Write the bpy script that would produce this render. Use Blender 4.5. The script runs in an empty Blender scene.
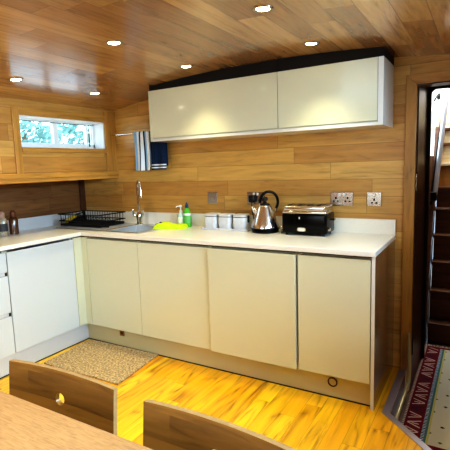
import bpy, bmesh, math, random
from mathutils import Vector, Matrix
random.seed(7)
C = bpy.context.scene
COL = C.collection
PI = math.pi

# ------------------------------------------------------------------ materials
def srgb(r, g, b):
    f = lambda c: (c/255/12.92) if c/255 <= .04045 else ((c/255+.055)/1.055)**2.4
    return (f(r), f(g), f(b), 1)

def mat(name, col, rough=.5, metal=0, coat=0, emit=None, es=0, trans=0, alpha=1, noise=0, nscale=40, bump=0, spec=.5):
    m = bpy.data.materials.new(name); m.use_nodes = True
    nt = m.node_tree; b = nt.nodes['Principled BSDF']
    b.inputs['Base Color'].default_value = col
    b.inputs['Roughness'].default_value = rough
    b.inputs['Metallic'].default_value = metal
    b.inputs['Coat Weight'].default_value = coat
    b.inputs['Coat Roughness'].default_value = .04
    b.inputs['Transmission Weight'].default_value = trans
    b.inputs['Specular IOR Level'].default_value = spec
    if emit: b.inputs['Emission Color'].default_value = emit; b.inputs['Emission Strength'].default_value = es
    if noise or bump:
        tc = nt.nodes.new('ShaderNodeTexCoord'); n = nt.nodes.new('ShaderNodeTexNoise')
        n.inputs['Scale'].default_value = nscale; n.inputs['Detail'].default_value = 4
        nt.links.new(tc.outputs['Object'], n.inputs['Vector'])
        if noise:
            mx = nt.nodes.new('ShaderNodeMix'); mx.data_type = 'RGBA'
            r = nt.nodes.new('ShaderNodeMapRange'); r.inputs[1].default_value = .35; r.inputs[2].default_value = .65
            nt.links.new(n.outputs['Fac'], r.inputs[0]); nt.links.new(r.outputs[0], mx.inputs['Factor'])
            mx.inputs['A'].default_value = tuple(c*(1-noise) for c in col[:3])+(1,)
            mx.inputs['B'].default_value = tuple(min(1, c*(1+noise)) for c in col[:3])+(1,)
            nt.links.new(mx.outputs['Result'], b.inputs['Base Color'])
        if bump:
            bp = nt.nodes.new('ShaderNodeBump'); bp.inputs['Strength'].default_value = bump; bp.inputs['Distance'].default_value = .002
            nt.links.new(n.outputs['Fac'], bp.inputs['Height']); nt.links.new(bp.outputs[0], b.inputs['Normal'])
    return m

def wood(name, ca, cb, cg, W=.12, L=1.0, axes='xz', rough=.4, grain=.5, coat=0, seam=.45, gscale=1.0, sw=.0016, rings=.5, vary=1.0):
    """planks: axes[0] runs along the plank, axes[1] across; colours ca..cb per plank, cg = grain colour"""
    m = bpy.data.materials.new(name); m.use_nodes = True
    nt = m.node_tree; N = nt.nodes; Lk = nt.links; b = N['Principled BSDF']
    def math_(op, a, c=None, d=None):
        n = N.new('ShaderNodeMath'); n.operation = op
        for i, v in enumerate((a, c, d)):
            if v is None: continue
            if isinstance(v, (int, float)): n.inputs[i].default_value = v
            else: Lk.new(v, n.inputs[i])
        return n.outputs[0]
    tc = N.new('ShaderNodeTexCoord'); sp = N.new('ShaderNodeSeparateXYZ'); Lk.new(tc.outputs['Object'], sp.inputs[0])
    ax = {'x': sp.outputs[0], 'y': sp.outputs[1], 'z': sp.outputs[2]}
    u, v = ax[axes[0]], ax[axes[1]]
    vr = math_('DIVIDE', math_('ADD', v, 20.0), W); row = math_('FLOOR', vr); fv = math_('FRACT', vr)
    wn = N.new('ShaderNodeTexWhiteNoise'); wn.noise_dimensions = '1D'; Lk.new(row, wn.inputs['W'])
    ur = math_('ADD', math_('DIVIDE', math_('ADD', u, 20.0), L), math_('MULTIPLY', wn.outputs['Value'], 7.3))
    cell = math_('FLOOR', ur); fu = math_('FRACT', ur)
    cv = N.new('ShaderNodeCombineXYZ'); Lk.new(row, cv.inputs[0]); Lk.new(cell, cv.inputs[1])
    wn2 = N.new('ShaderNodeTexWhiteNoise'); wn2.noise_dimensions = '2D'; Lk.new(cv.outputs[0], wn2.inputs['Vector'])
    rnd = wn2.outputs['Value']
    # grain coordinates
    g = N.new('ShaderNodeCombineXYZ')
    Lk.new(math_('MULTIPLY', u, 1.6*gscale), g.inputs[0])
    Lk.new(math_('MULTIPLY', v, 16*gscale), g.inputs[1])
    Lk.new(math_('MULTIPLY', rnd, 37.0), g.inputs[2])
    n1 = N.new('ShaderNodeTexNoise'); n1.inputs['Scale'].default_value = 1.6; n1.inputs['Detail'].default_value = 6; n1.inputs['Roughness'].default_value = .65; n1.inputs['Distortion'].default_value = .6
    Lk.new(g.outputs[0], n1.inputs['Vector'])
    g2 = N.new('ShaderNodeCombineXYZ')
    Lk.new(math_('MULTIPLY', u, .9*gscale), g2.inputs[0]); Lk.new(math_('MULTIPLY', v, 5*gscale), g2.inputs[1]); Lk.new(math_('MULTIPLY', rnd, 91.0), g2.inputs[2])
    n2 = N.new('ShaderNodeTexNoise'); n2.inputs['Scale'].default_value = 1.1; n2.inputs['Detail'].default_value = 2
    Lk.new(g2.outputs[0], n2.inputs['Vector'])
    ring = math_('ABSOLUTE', math_('SUBTRACT', math_('FRACT', math_('MULTIPLY', n2.outputs['Fac'], 11.0)), .5))
    ring = math_('MULTIPLY', ring, 2.0)
    ring = math_('POWER', ring, 3.0)
    mr = N.new('ShaderNodeMapRange'); mr.inputs[1].default_value = .4; mr.inputs[2].default_value = .72
    Lk.new(n1.outputs['Fac'], mr.inputs[0])
    mx = N.new('ShaderNodeMix'); mx.data_type = 'RGBA'; mx.inputs['A'].default_value = ca; mx.inputs['B'].default_value = cb
    rf = math_('ADD', math_('MULTIPLY', math_('SUBTRACT', rnd, .5), vary), .5)
    Lk.new(rf, mx.inputs['Factor'])
    mx2 = N.new('ShaderNodeMix'); mx2.data_type = 'RGBA'; mx2.inputs['B'].default_value = cg
    Lk.new(mx.outputs['Result'], mx2.inputs['A'])
    gf = math_('ADD', math_('MULTIPLY', mr.outputs[0], grain), math_('MULTIPLY', math_('MULTIPLY', ring, mr.outputs[0]), rings))
    gf = math_('MINIMUM', gf, 1.0)
    Lk.new(gf, mx2.inputs['Factor'])
    # seams
    dv = math_('MULTIPLY', math_('MINIMUM', fv, math_('SUBTRACT', 1.0, fv)), W)
    du = math_('MULTIPLY', math_('MINIMUM', fu, math_('SUBTRACT', 1.0, fu)), L)
    sm = math_('LESS_THAN', math_('MINIMUM', dv, du), sw)
    mx3 = N.new('ShaderNodeMix'); mx3.data_type = 'RGBA'; mx3.inputs['B'].default_value = tuple(c*.35 for c in cg[:3])+(1,)
    Lk.new(mx2.outputs['Result'], mx3.inputs['A']); Lk.new(math_('MULTIPLY', sm, seam), mx3.inputs['Factor'])
    Lk.new(mx3.outputs['Result'], b.inputs['Base Color'])
    bp = N.new('ShaderNodeBump'); bp.inputs['Strength'].default_value = .25; bp.inputs['Distance'].default_value = .002
    Lk.new(math_('SUBTRACT', math_('MULTIPLY', n1.outputs['Fac'], .5), sm), bp.inputs['Height']); Lk.new(bp.outputs[0], b.inputs['Normal'])
    b.inputs['Roughness'].default_value = rough; b.inputs['Coat Weight'].default_value = coat; b.inputs['Coat Roughness'].default_value = .12
    return m

def vcol(name, rough=.9, attr='Col', bump=0):
    m = bpy.data.materials.new(name); m.use_nodes = True
    nt = m.node_tree; b = nt.nodes['Principled BSDF']; b.inputs['Roughness'].default_value = rough
    a = nt.nodes.new('ShaderNodeVertexColor'); a.layer_name = attr
    nt.links.new(a.outputs['Color'], b.inputs['Base Color'])
    return m

OAK_A, OAK_B, OAK_G = srgb(214,168,100), srgb(176,120,62), srgb(120,74,34)
M = {}
M['wall_x'] = wood('oak_wall_planks', srgb(230,190,112), srgb(196,144,76), srgb(136,94,46), .115, 1.1, 'xz', .36, .34, rings=.35, vary=.8)
M['wall_y'] = wood('oak_side_planks', srgb(216,172,98), srgb(180,128,64), srgb(126,84,40), .115, 1.1, 'yz', .38, .34, rings=.35)
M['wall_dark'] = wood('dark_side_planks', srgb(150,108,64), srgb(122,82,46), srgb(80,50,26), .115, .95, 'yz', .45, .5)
M['ceil'] = wood('oak_ceiling_planks', srgb(212,168,110), srgb(150,106,66), srgb(104,70,40), .13, 1.05, 'yx', .26, .4, coat=.6, rings=.4, vary=.85)
M['floor'] = wood('laminate_floor', srgb(255,206,44), srgb(242,172,26), srgb(140,78,10), .095, .9, 'yx', .28, .35, coat=.3, gscale=.75, rings=.9, seam=.3)
M['trim_x'] = wood('oak_trim_x', srgb(214,166,96), srgb(196,148,78), srgb(140,92,44), 3, 9, 'xz', .35, .45, vary=.3)
M['trim_z'] = wood('oak_trim_z', srgb(200,152,78), srgb(186,136,62), srgb(128,86,38), 3, 9, 'zx', .35, .45, vary=.3)
M['trim_y'] = wood('oak_trim_y', srgb(206,158,82), srgb(190,138,66), srgb(130,88,38), 3, 9, 'yz', .35, .45, vary=.3)
M['trim_zy'] = wood('oak_trim_zy', srgb(206,158,82), srgb(190,138,66), srgb(130,88,38), 3, 9, 'zy', .35, .45, vary=.3)
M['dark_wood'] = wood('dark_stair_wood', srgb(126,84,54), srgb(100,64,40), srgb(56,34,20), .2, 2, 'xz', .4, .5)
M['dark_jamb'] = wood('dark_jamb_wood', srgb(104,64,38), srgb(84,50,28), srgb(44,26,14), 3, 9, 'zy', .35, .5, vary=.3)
M['chair'] = wood('walnut_ply', srgb(158,112,52), srgb(122,84,38), srgb(78,48,20), .07, 5, 'xz', .32, .55, coat=.2, seam=0, vary=.9)
M['chair_edge'] = mat('ply_edge', srgb(164,132,90), .5, noise=.12, nscale=60)
M['table'] = wood('table_laminate', srgb(190,150,104), srgb(180,140,96), srgb(140,100,62), 4, 9, 'xy', .5, .6, gscale=9, vary=.2, rings=.4)
M['table_edge'] = wood('table_edge_wood', srgb(208,160,104), srgb(190,140,86), srgb(150,104,62), 4, 9, 'xy', .4, .4, vary=.2)
M['cream'] = mat('cream_gloss', srgb(218,217,190), .12, coat=.5)
M['left_daylit_gloss'] = mat('daylight_tint_gloss', srgb(208,212,212), .12, coat=.5)  # same cabinets as cream; cool daylight on the left run painted into the colour
M['cream_side'] = mat('cream_carcass', srgb(206,198,174), .3)
M['cream_edge'] = mat('pale_panel', srgb(226,226,220), .2, coat=.3)
M['panel_reflect'] = wood('end_panel_reflection', srgb(150,116,82), srgb(134,100,68), srgb(92,64,42), 3, 9, 'zy', .18, .4, coat=.6, vary=.3)  # gloss cream panel side; the wood it reflects is painted as brown
M['plinth'] = mat('plinth_gloss', srgb(206,196,158), .2, coat=.3)
M['plinth_cool'] = mat('plinth_daylight_tint', srgb(206,206,206), .2, coat=.3)  # cooler left-run copy of plinth, daylight tint put into the colour
M['worktop'] = mat('speckled_worktop', srgb(238,233,222), .28, noise=.05, nscale=260, coat=.2)
M['steel'] = mat('brushed_steel', srgb(226,224,220), .2, metal=1)
M['sink_steel'] = mat('sink_steel', srgb(214,218,222), .42, metal=.75)
M['chrome'] = mat('chrome', srgb(225,222,216), .08, metal=1)
M['socket_metal'] = mat('socket_metal', srgb(196,186,176), .22, metal=1)
M['bronze'] = mat('bronze', srgb(150,116,66), .35, metal=.8)
M['bronze_dark'] = mat('bronze_dark', srgb(84,58,34), .4, metal=.5)
M['black'] = mat('black_gloss', srgb(7,7,8), .22, spec=.22)
M['blackm'] = mat('black_matt', srgb(20,20,21), .5)
M['dark_gap'] = mat('painted_gap_shade', srgb(92,78,60), .6)
M['cool_gap'] = mat('painted_cool_gap_shade', srgb(124,132,142), .5)
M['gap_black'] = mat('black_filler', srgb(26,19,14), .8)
M['white'] = mat('white_plastic', srgb(238,238,234), .35)
M['window_white'] = mat('window_frame_white', srgb(240,242,240), .35)
M['ceramic'] = mat('ceramic', srgb(214,216,220), .3, noise=.05, nscale=30, coat=.2)
M['lid'] = mat('canister_lid', srgb(206,206,206), .35)
M['tray'] = mat('tray_white', srgb(214,216,224), .3)
M['glass'] = mat('clear_glass', (1,1,1,1), .02, trans=1, spec=.5)
M['glass'].node_tree.nodes['Principled BSDF'].inputs['IOR'].default_value = 1.02
M['lampglow'] = mat('lamp_glow', srgb(255,240,210), .5, emit=(1,.86,.62,1), es=22)
M['green'] = mat('green_liquid', srgb(90,190,60), .2, coat=.4)
M['label_green'] = mat('label_green', srgb(110,190,110), .4)
M['label_white'] = mat('label_white', srgb(236,240,232), .4)
M['clear_plastic'] = mat('clear_soap', srgb(196,214,212), .15, coat=.4)
M['teal_dark'] = mat('cap_dark_teal', srgb(38,70,92), .35)
M['cloth'] = mat('yellow_green_cloth', srgb(206,228,28), .85, noise=.15, nscale=200, bump=.6)
M['yellow'] = mat('yellow_bristle', srgb(232,200,60), .8, noise=.3, nscale=180)
M['brown_glass'] = mat('brown_spice', srgb(96,60,34), .2, noise=.45, nscale=120, coat=.5)
M['pale_glass'] = mat('pale_spice', srgb(176,160,134), .2, noise=.3, nscale=120, coat=.5)
M['pink_cap'] = mat('pale_cap', srgb(176,140,120), .4)
M['brown_cap'] = mat('brown_cap', srgb(110,62,36), .4)
M['label_dark'] = mat('label_dark', srgb(70,66,62), .5)
M['mat'] = mat('coir_mat', srgb(178,152,112), .95, noise=.5, nscale=75, bump=1)
M['rugv'] = vcol('kilim_weave', .95)
M['fringe'] = mat('fringe', srgb(226,214,196), .9)
M['towelv'] = vcol('towel_weave', .95)
M['strip'] = mat('aluminium_strip', srgb(176,166,172), .3, metal=.6)
M['lower_floor'] = wood('lower_floor', srgb(168,138,118), srgb(150,120,100), srgb(100,76,62), .14, 1.2, 'yx', .4, .4)
M['riser'] = mat('drop_face', srgb(120,92,76), .5, noise=.1)
M['rail_bright'] = mat('rail_silver', srgb(220,222,226), .25, metal=.35)
M['rail_pale'] = mat('pale_metal_rail', srgb(214,204,160), .3, metal=.5)
M['leaf'] = mat('pale_leaf', srgb(130,168,160), .8, noise=.2, nscale=3)
M['bark'] = mat('bark', srgb(120,100,80), .9, noise=.2)
M['quay'] = mat('quay_stone', srgb(200,200,196), .9, noise=.1, nscale=3)
M['cabin_white'] = mat('painted_white', srgb(236,232,224), .5, noise=.03)
M['lit_step_trim'] = wood('daylit_riser_cream_trim', srgb(232,214,176), srgb(220,196,150), srgb(190,156,110), .25, 2, 'xz', .4, .3)  # daylight on the upper steps painted as pale boards; also cream trim
M['warm_lit_step'] = wood('warm_lit_riser', srgb(208,150,78), srgb(190,130,62), srgb(140,88,40), .11, 2, 'zx', .4, .4)  # stair riser with daylight painted in as a warm tone
M['blue_pane'] = mat('blue_pane', srgb(150,190,216), .1, coat=.5)
M['boundary'] = mat('seal_dark', srgb(40,24,20), .6)
M['paint'] = mat('outer_paint', srgb(200,200,196), .6)

# ------------------------------------------------------------------ mesh helpers
def new(): return bmesh.new()
def bx(bm, x0, x1, y0, y1, z0, z1, bev=0, seg=2, mi=0):
    vs = [bm.verts.new((x, y, z)) for x in (x0, x1) for y in (y0, y1) for z in (z0, z1)]
    f = [(0,1,3,2),(4,6,7,5),(0,4,5,1),(2,3,7,6),(0,2,6,4),(1,5,7,3)]
    fs = [bm.faces.new([vs[i] for i in q]) for q in f]
    for q in fs: q.material_index = mi
    if bev:
        es = list({e for q in fs for e in q.edges})
        r = bmesh.ops.bevel(bm, geom=es, offset=bev, segments=seg, affect='EDGES', profile=.5)
        for q in r['faces']: q.material_index = mi
    return fs
def prism(bm, pts, axis, a, b, bev=0):
    """extrude a 2D polygon; axis 'z': pts (x,y); 'y': pts (x,z); 'x': pts (y,z)"""
    mk = {'z': lambda p, t: (p[0], p[1], t), 'y': lambda p, t: (p[0], t, p[1]), 'x': lambda p, t: (t, p[0], p[1])}[axis]
    A = [bm.verts.new(mk(p, a)) for p in pts]; B = [bm.verts.new(mk(p, b)) for p in pts]
    fs = [bm.faces.new(A), bm.faces.new(B[::-1])]
    n = len(pts)
    for i in range(n): fs.append(bm.faces.new((A[i], B[i], B[(i+1) % n], A[(i+1) % n])))
    bmesh.ops.recalc_face_normals(bm, faces=fs)
    if bev:
        es = list({e for q in fs for e in q.edges})
        bmesh.ops.bevel(bm, geom=es, offset=bev, segments=2, affect='EDGES', profile=.5)
def lathe(bm, prof, cx=0, cy=0, seg=32, sx=1, sy=1, power=None):
    """prof: list of (r,z). power: superellipse exponent for rounded squares"""
    rings = []
    for r, z in prof:
        ring = []
        for i in range(seg):
            t = 2*PI*i/seg; c, s = math.cos(t), math.sin(t)
            if power:
                k = (abs(c)**power+abs(s)**power)**(-1/power); c *= k; s *= k
            ring.append(bm.verts.new((cx+r*c*sx, cy+r*s*sy, z)))
        rings.append(ring)
    for a, b in zip(rings, rings[1:]):
        for i in range(seg):
            j = (i+1) % seg; bm.faces.new((a[i], a[j], b[j], b[i]))
    bm.faces.new(rings[0][::-1]); bm.faces.new(rings[-1])
def tube(bm, pts, r, seg=12, radii=None):
    pts = [Vector(p) for p in pts]; rings = []; up = None
    for i, p in enumerate(pts):
        d = (pts[min(i+1, len(pts)-1)]-pts[max(i-1, 0)]).normalized()
        if up is None:
            up = Vector((0, 0, 1)) if abs(d.z) < .9 else Vector((1, 0, 0))
        a = d.cross(up).normalized(); up = a.cross(d).normalized(); rr = radii[i] if radii else r
        rings.append([bm.verts.new(p+(a*math.cos(2*PI*k/seg)+up*math.sin(2*PI*k/seg))*rr) for k in range(seg)])
    for a, b in zip(rings, rings[1:]):
        for i in range(seg):
            j = (i+1) % seg; bm.faces.new((a[i], a[j], b[j], b[i]))
    bm.faces.new(rings[0][::-1]); bm.faces.new(rings[-1])
def arc(c, r, a0, a1, n, f):
    """f maps (dx,dz) to 3D offset"""
    return [Vector(c)+Vector(f(r*math.cos(a0+(a1-a0)*i/n), r*math.sin(a0+(a1-a0)*i/n))) for i in range(n+1)]

ORG = {}
def obj(name, bm, m, parent=None, smooth=None):
    """links the bmesh, given in world coordinates, as one mesh object"""
    if parent is not None:
        o0 = ORG[parent.name]; bmesh.ops.translate(bm, verts=bm.verts, vec=-o0)
    bmesh.ops.recalc_face_normals(bm, faces=bm.faces)
    me = bpy.data.meshes.new(name); bm.to_mesh(me); bm.free()
    o = bpy.data.objects.new(name, me); COL.objects.link(o)
    for k in (m if isinstance(m, (list, tuple)) else [m]): me.materials.append(M[k])
    if smooth:
        for p in me.polygons: p.use_smooth = True
        me.set_sharp_from_angle(angle=math.radians(smooth))
    if parent is not None: o.parent = parent; ORG[o.name] = ORG[parent.name]
    return o
def thing(name, label, cat, loc=(0,0,0), group=None):
    o = bpy.data.objects.new(name, None); COL.objects.link(o); o.location = loc; o.empty_display_size = .05
    o['label'] = label; o['category'] = cat
    if group: o['group'] = group
    ORG[o.name] = Vector(loc)
    return o
def tag(o, label, cat, group=None, kind=None):
    o['label'] = label; o['category'] = cat
    if group: o['group'] = group
    if kind: o['kind'] = kind
    return o
def struct(name, bm, m, parent=None, smooth=None):
    o = obj(name, bm, m, parent, smooth)
    if parent is None: o['kind'] = 'structure'; ORG[o.name] = Vector((0, 0, 0))
    return o
def dup(root, loc, label=None, rotz=None):
    r = root.copy(); COL.objects.link(r); r.location = loc
    if rotz is not None: r.rotation_euler.z = rotz
    if label: r['label'] = label
    for ch in list(root.children):
        c = ch.copy(); COL.objects.link(c); c.parent = r
        for g in list(ch.children):
            d = g.copy(); COL.objects.link(d); d.parent = c
    return r
def cut(o, cutbm):
    me = bpy.data.meshes.new('cutter'); bmesh.ops.recalc_face_normals(cutbm, faces=cutbm.faces); cutbm.to_mesh(me); cutbm.free()
    c = bpy.data.objects.new('cutter', me); COL.objects.link(c)
    if o.parent is not None: c.location = -ORG[o.parent.name]+o.parent.location if False else (0, 0, 0)
    md = o.modifiers.new('b', 'BOOLEAN'); md.operation = 'DIFFERENCE'; md.object = c; md.solver = 'EXACT'
    bpy.context.view_layer.update()
    dg = bpy.context.evaluated_depsgraph_get()
    nm = bpy.data.meshes.new_from_object(o.evaluated_get(dg))
    o.modifiers.clear(); old = o.data; o.data = nm; bpy.data.meshes.remove(old)
    bpy.data.objects.remove(c); bpy.data.meshes.remove(me)
def sheet(name, nu, nv, fpos, fcol, m, parent=None, thick=0):
    verts = []; cols = []
    off = ORG[parent.name] if parent is not None else Vector((0, 0, 0))
    for j in range(nv+1):
        for i in range(nu+1): verts.append(Vector(fpos(i/nu, j/nv))-off)
    faces = [(j*(nu+1)+i, j*(nu+1)+i+1, (j+1)*(nu+1)+i+1, (j+1)*(nu+1)+i) for j in range(nv) for i in range(nu)]
    me = bpy.data.meshes.new(name); me.from_pydata(verts, [], faces)
    ca = me.color_attributes.new('Col', 'FLOAT_COLOR', 'CORNER')
    k = 0
    for j in range(nv):
        for i in range(nu):
            c = fcol((i+.5)/nu, (j+.5)/nv)
            for _ in range(4): ca.data[k].color = c; k += 1
    me.materials.append(M[m])
    for p in me.polygons: p.use_smooth = True
    o = bpy.data.objects.new(name, me); COL.objects.link(o)
    if parent is not None: o.parent = parent
    if thick:
        md = o.modifiers.new('thick', 'SOLIDIFY'); md.thickness = thick; md.offset = 0
    return o

# ------------------------------------------------------------------ room shell
ZC = lambda x: 2.05-.05*(x-2.1)**2
XL, XR, YB = .46, 3.74, -5.0
# kitchen floor with the 45 degree corner
fp = [(-.05, .02), (2.955, .02), (2.955, -.59), (3.79, -1.425), (3.79, YB-.05), (-.05, YB-.05)]
bm = new(); prism(bm, fp, 'z', -.03, 0); struct('floor', bm, 'floor')
bm = new(); bx(bm, 2.97, 3.79, -1.5, 3.2, -.19, -.15); struct('floor_lower', bm, 'lower_floor')
bm = new()
bx(bm, 2.945, 2.955, -.59, .02, -.15, -.03)
prism(bm, [(2.955, -.60), (3.79, -1.435), (3.78, -1.445), (2.945, -.61)], 'z', -.15, -.03)
struct('trim_1', bm, 'riser')
# metal edging strips
bm = new()
prism(bm, [(2.920, -.005), (2.960, -.005), (2.960, -.588), (3.79, -1.418), (3.79, -1.468), (2.945, -.623), (2.920, -.60)], 'z', 0, .005)
struct('trim_2', bm, 'strip')
# ceiling (cambered)
bm = new(); n = 40; lo = []; hi = []
for i in range(n+1):
    x = .28+(3.92-.28)*i/n
    lo.append((x, ZC(x))); hi.append((x, ZC(x)+.04))
prism(bm, lo+hi[::-1], 'y', YB-.05, .05)
struct('ceiling', bm, 'ceil', smooth=20)
# back wall with doorway
bm = new()
bx(bm, -.05, 2.985, 0, .05, -.03, 1.34)
prism(bm, [(.405, 1.34), (2.985, 1.34), (2.985, ZC(2.985)+.03), (2.1, 2.07), (.405, ZC(.405)+.03)], 'y', 0, .05)
bx(bm, 3.60, 3.79, 0, .05, -.15, 1.99)
prism(bm, [(2.985, 1.845), (3.6, 1.845), (3.6, ZC(3.6)+.03), (2.985, ZC(2.985)+.03)], 'y', 0, .05)
bx(bm, 2.945, 2.985, 0, .05, -.15, -.03)
struct('wall_back', bm, 'wall_x')
# left side: hull side below, side deck, cabin side with the window opening
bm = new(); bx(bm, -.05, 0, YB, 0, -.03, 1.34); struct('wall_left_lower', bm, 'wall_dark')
bm = new()
WY0, WY1, WZ0, WZ1 = -.958, -.128, 1.574, 1.804
bx(bm, .40, .46, YB, WY0, 1.34, 1.99); bx(bm, .40, .46, WY1, 0, 1.34, 1.99)
bx(bm, .40, .46, WY0, WY1, 1.34, WZ0); bx(bm, .40, .46, WY0, WY1, WZ1, 1.99)
struct('wall_left', bm, 'wall_y')
bm = new(); bx(bm, 0, .475, YB, 0, 1.315, 1.345, .003); struct('trim_3', bm, 'trim_y')       # side deck lining
bm = new(); bx(bm, .46, .480, YB, -.001, 1.345, 1.385, .004)
struct('trim_4', bm, 'trim_y')       # ledge board
bm = new(); bx(bm, .46, .476, -1.012, WY0, 1.385, 1.865, .003); struct('trim_5', bm, 'trim_zy')
bm = new(); bx(bm, .46, .476, WY1, -.002, 1.385, 1.900, .003); struct('trim_6', bm, 'trim_zy')
bm = new(); bx(bm, .46, .476, WY0, WY1, WZ1, 1.860, .003); struct('trim_7', bm, 'trim_y')
bm = new(); bx(bm, .46, .484, WY0, WY1, 1.540, WZ0, .004); struct('trim_8', bm, 'trim_y')
bm = new(); bx(bm, 0.001, .022, -.06, -.001, 0, 1.315, .003); struct('trim_9', bm, 'dark_jamb')  # hull corner post
# side window: reveal lining, frame, panes
w = struct('window_1', (lambda b: (bx(b, .30, .46, WY0-.002, WY0+.012, WZ0, WZ1), bx(b, .30, .46, WY1-.012, WY1+.002, WZ0, WZ1),
      bx(b, .30, .46, WY0, WY1, WZ0-.002, WZ0+.008), bx(b, .30, .46, WY0, WY1, WZ1-.008, WZ1+.002), b)[-1])(new()), 'window_white')
b = new()
bx(b, .315, .345, WY0+.01, WY1-.01, WZ0+.006, WZ0+.046, .002); bx(b, .315, .345, WY0+.01, WY1-.01, WZ1-.020, WZ1-.006, .002)
bx(b, .315, .345, WY0+.01, WY0+.03, WZ0, WZ1, .002); bx(b, .315, .345, WY1-.03, WY1-.01, WZ0, WZ1, .002)
bx(b, .318, .348, -.575, -.525, WZ0+.01, WZ1-.01, .002)
bx(b, .318, .352, -.235, -.215, WZ0+.01, WZ1-.01, .002)
obj('window_frame', b, 'window_white', w)
b = new(); bx(b, .345, .349, -.205, -.197, WZ0+.026, WZ1-.02); bx(b, .346, .350, WY0+.03, WY1-.03, WZ1-.024, WZ1-.019); obj('glazing_seal', b, 'blackm', w)
b = new(); bx(b, .326, .332, WY0+.03, WY1-.03, WZ0+.02, WZ1-.015); obj('pane', b, 'glass', w)
# right side and rear (behind the camera), each with windows
bm = new()
for y0, y1 in ((-5.0, -3.3), (-2.3, -1.75), (-.75, 0)): bx(bm, 3.74, 3.79, y0, y1, -.19, 2.0)
for y0, y1 in ((-3.3, -2.3), (-1.75, -.75)): bx(bm, 3.74, 3.79, y0, y1, -.19, 1.45); bx(bm, 3.74, 3.79, y0, y1, 1.86, 2.0)
struct('wall_right', bm, 'wall_y')
bm = new()
bx(bm, -.05, 1.2, YB-.05, YB, -.03, 1.98); bx(bm, 3.0, 3.79, YB-.05, YB, -.03, 1.98); bx(bm, 1.2, 3.0, YB-.05, YB, -.03, 1.0); bx(bm, 1.2, 3.0, YB-.05, YB, 1.8, 2.06)
struct('wall_rear', bm, 'wall_x')
for i, (y0, y1) in enumerate(((-3.3, -2.3), (-1.75, -.75))):
    b = new()
    bx(b, 3.745, 3.785, y0, y1, 1.45, 1.475); bx(b, 3.745, 3.785, y0, y1, 1.835, 1.86); bx(b, 3.745, 3.785, y0, y0+.025, 1.45, 1.86); bx(b, 3.745, 3.785, y1-.025, y1, 1.45, 1.86)
    ww = struct('window_%d' % (i+2), b, 'window_white')
    b = new(); bx(b, 3.762, 3.768, y0+.025, y1-.025, 1.475, 1.835); obj('pane', b, 'glass', ww)
b = new()
for a in (1.2, 2.08, 2.96): bx(b, a, a+.04, YB-.045, YB-.005, 1.0, 1.8)
bx(b, 1.2, 3.0, YB-.045, YB-.005, 1.0, 1.04); bx(b, 1.2, 3.0, YB-.045, YB-.005, 1.76, 1.8)
ww = struct('window_4', b, 'window_white')
b = new(); bx(b, 1.24, 2.96, YB-.028, YB-.022, 1.04, 1.76); obj('pane', b, 'glass', ww)
# door casing (mitred)
bm = new()
co, ci, ro, ri, zt, zi = 2.925, 2.990, 3.665, 3.600, 1.905, 1.843
prism(bm, [(co, 0.0), (ci, 0.0), (ci, zi), (co, zt)], 'y', -.018, 0, .003)
d = struct('door_1', bm, 'trim_z')
bm = new(); prism(bm, [(co, zt), (ci, zi), (ri, zi), (ro, zt)], 'y', -.018, 0, .003); obj('casing_head', bm, 'trim_x', d)
bm = new(); prism(bm, [(ri, -.15), (ro, -.15), (ro, zt), (ri, zi)], 'y', -.018, 0, .003); obj('casing_side', bm, 'trim_z', d)
bm = new(); bx(bm, 2.985, 3.605, -.001, .12, 1.838, 1.85); bx(bm, 2.96, 2.99, .051, .56, -.15, 1.99); bx(bm, 3.6, 3.63, .051, .56, -.15, 1.99); bx(bm, 2.984, 2.99, .001, .052, -.15, 1.84); bx(bm, 3.6, 3.606, .001, .052, -.15, 1.84); obj('jamb', bm, 'dark_jamb', d)
bm = new(); bx(bm, 2.99, 2.996, .03, .045, .1, 1.83); obj('door_stop', bm, 'bronze_dark', d)
bm = new(); bx(bm, 2.99, 2.994, .004, .026, 1.20, 1.30); tube(bm, [(2.994, .004, 1.2), (2.994, .004, 1.3)], .005, 8); obj('hinge_plate', bm, 'steel', d)
# black-edged inner opening with rounded corners
def rrect(x0, x1, z0, z1, r):
    pts = [(x0, z0), (x1, z0)]
    for cx, cz, a0 in ((x1-r, z1-r, 0), (x0+r, z1-r, PI/2)):
        for i in range(7): a = a0+PI/2*i/6; pts.append((cx+r*math.cos(a), cz+r*math.sin(a)))
    return pts
outer = [(2.96, -.15), (3.63, -.15)]+[(3.63, 2.02)]*7+[(2.96, 2.02)]*7
inner = rrect(3.012, 3.58, -.15, 1.885, .035)
bm = new()
A = [[bm.verts.new((p[0]+.0001*i, y, p[1]+.0001*i)) for i, p in enumerate(ring)] for ring in (outer, inner) for y in (.56, .60)]
of, ob, inf, inb = A; n = len(outer)
for i in range(1, n):
    j = (i+1) % n
    bm.faces.new((of[i], of[j], inf[j], inf[i])); bm.faces.new((ob[i], inb[i], inb[j], ob[j])); bm.faces.new((inf[i], inf[j], inb[j], inb[i])); bm.faces.new((of[i], ob[i], ob[j], of[j]))
struct('door_2', bm, 'blackm')
# passage and stairwell shell
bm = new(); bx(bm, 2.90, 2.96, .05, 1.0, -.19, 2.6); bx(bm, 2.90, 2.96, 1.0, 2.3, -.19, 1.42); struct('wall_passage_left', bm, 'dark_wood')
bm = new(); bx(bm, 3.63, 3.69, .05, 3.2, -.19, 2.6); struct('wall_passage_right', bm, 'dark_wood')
bm = new(); bx(bm, 2.985, 3.605, .12, .60, 1.90, 1.93); bx(bm, 2.9, 3.69, .6, .95, 2.06, 2.1); struct('ceiling_passage', bm, 'dark_wood')
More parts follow.
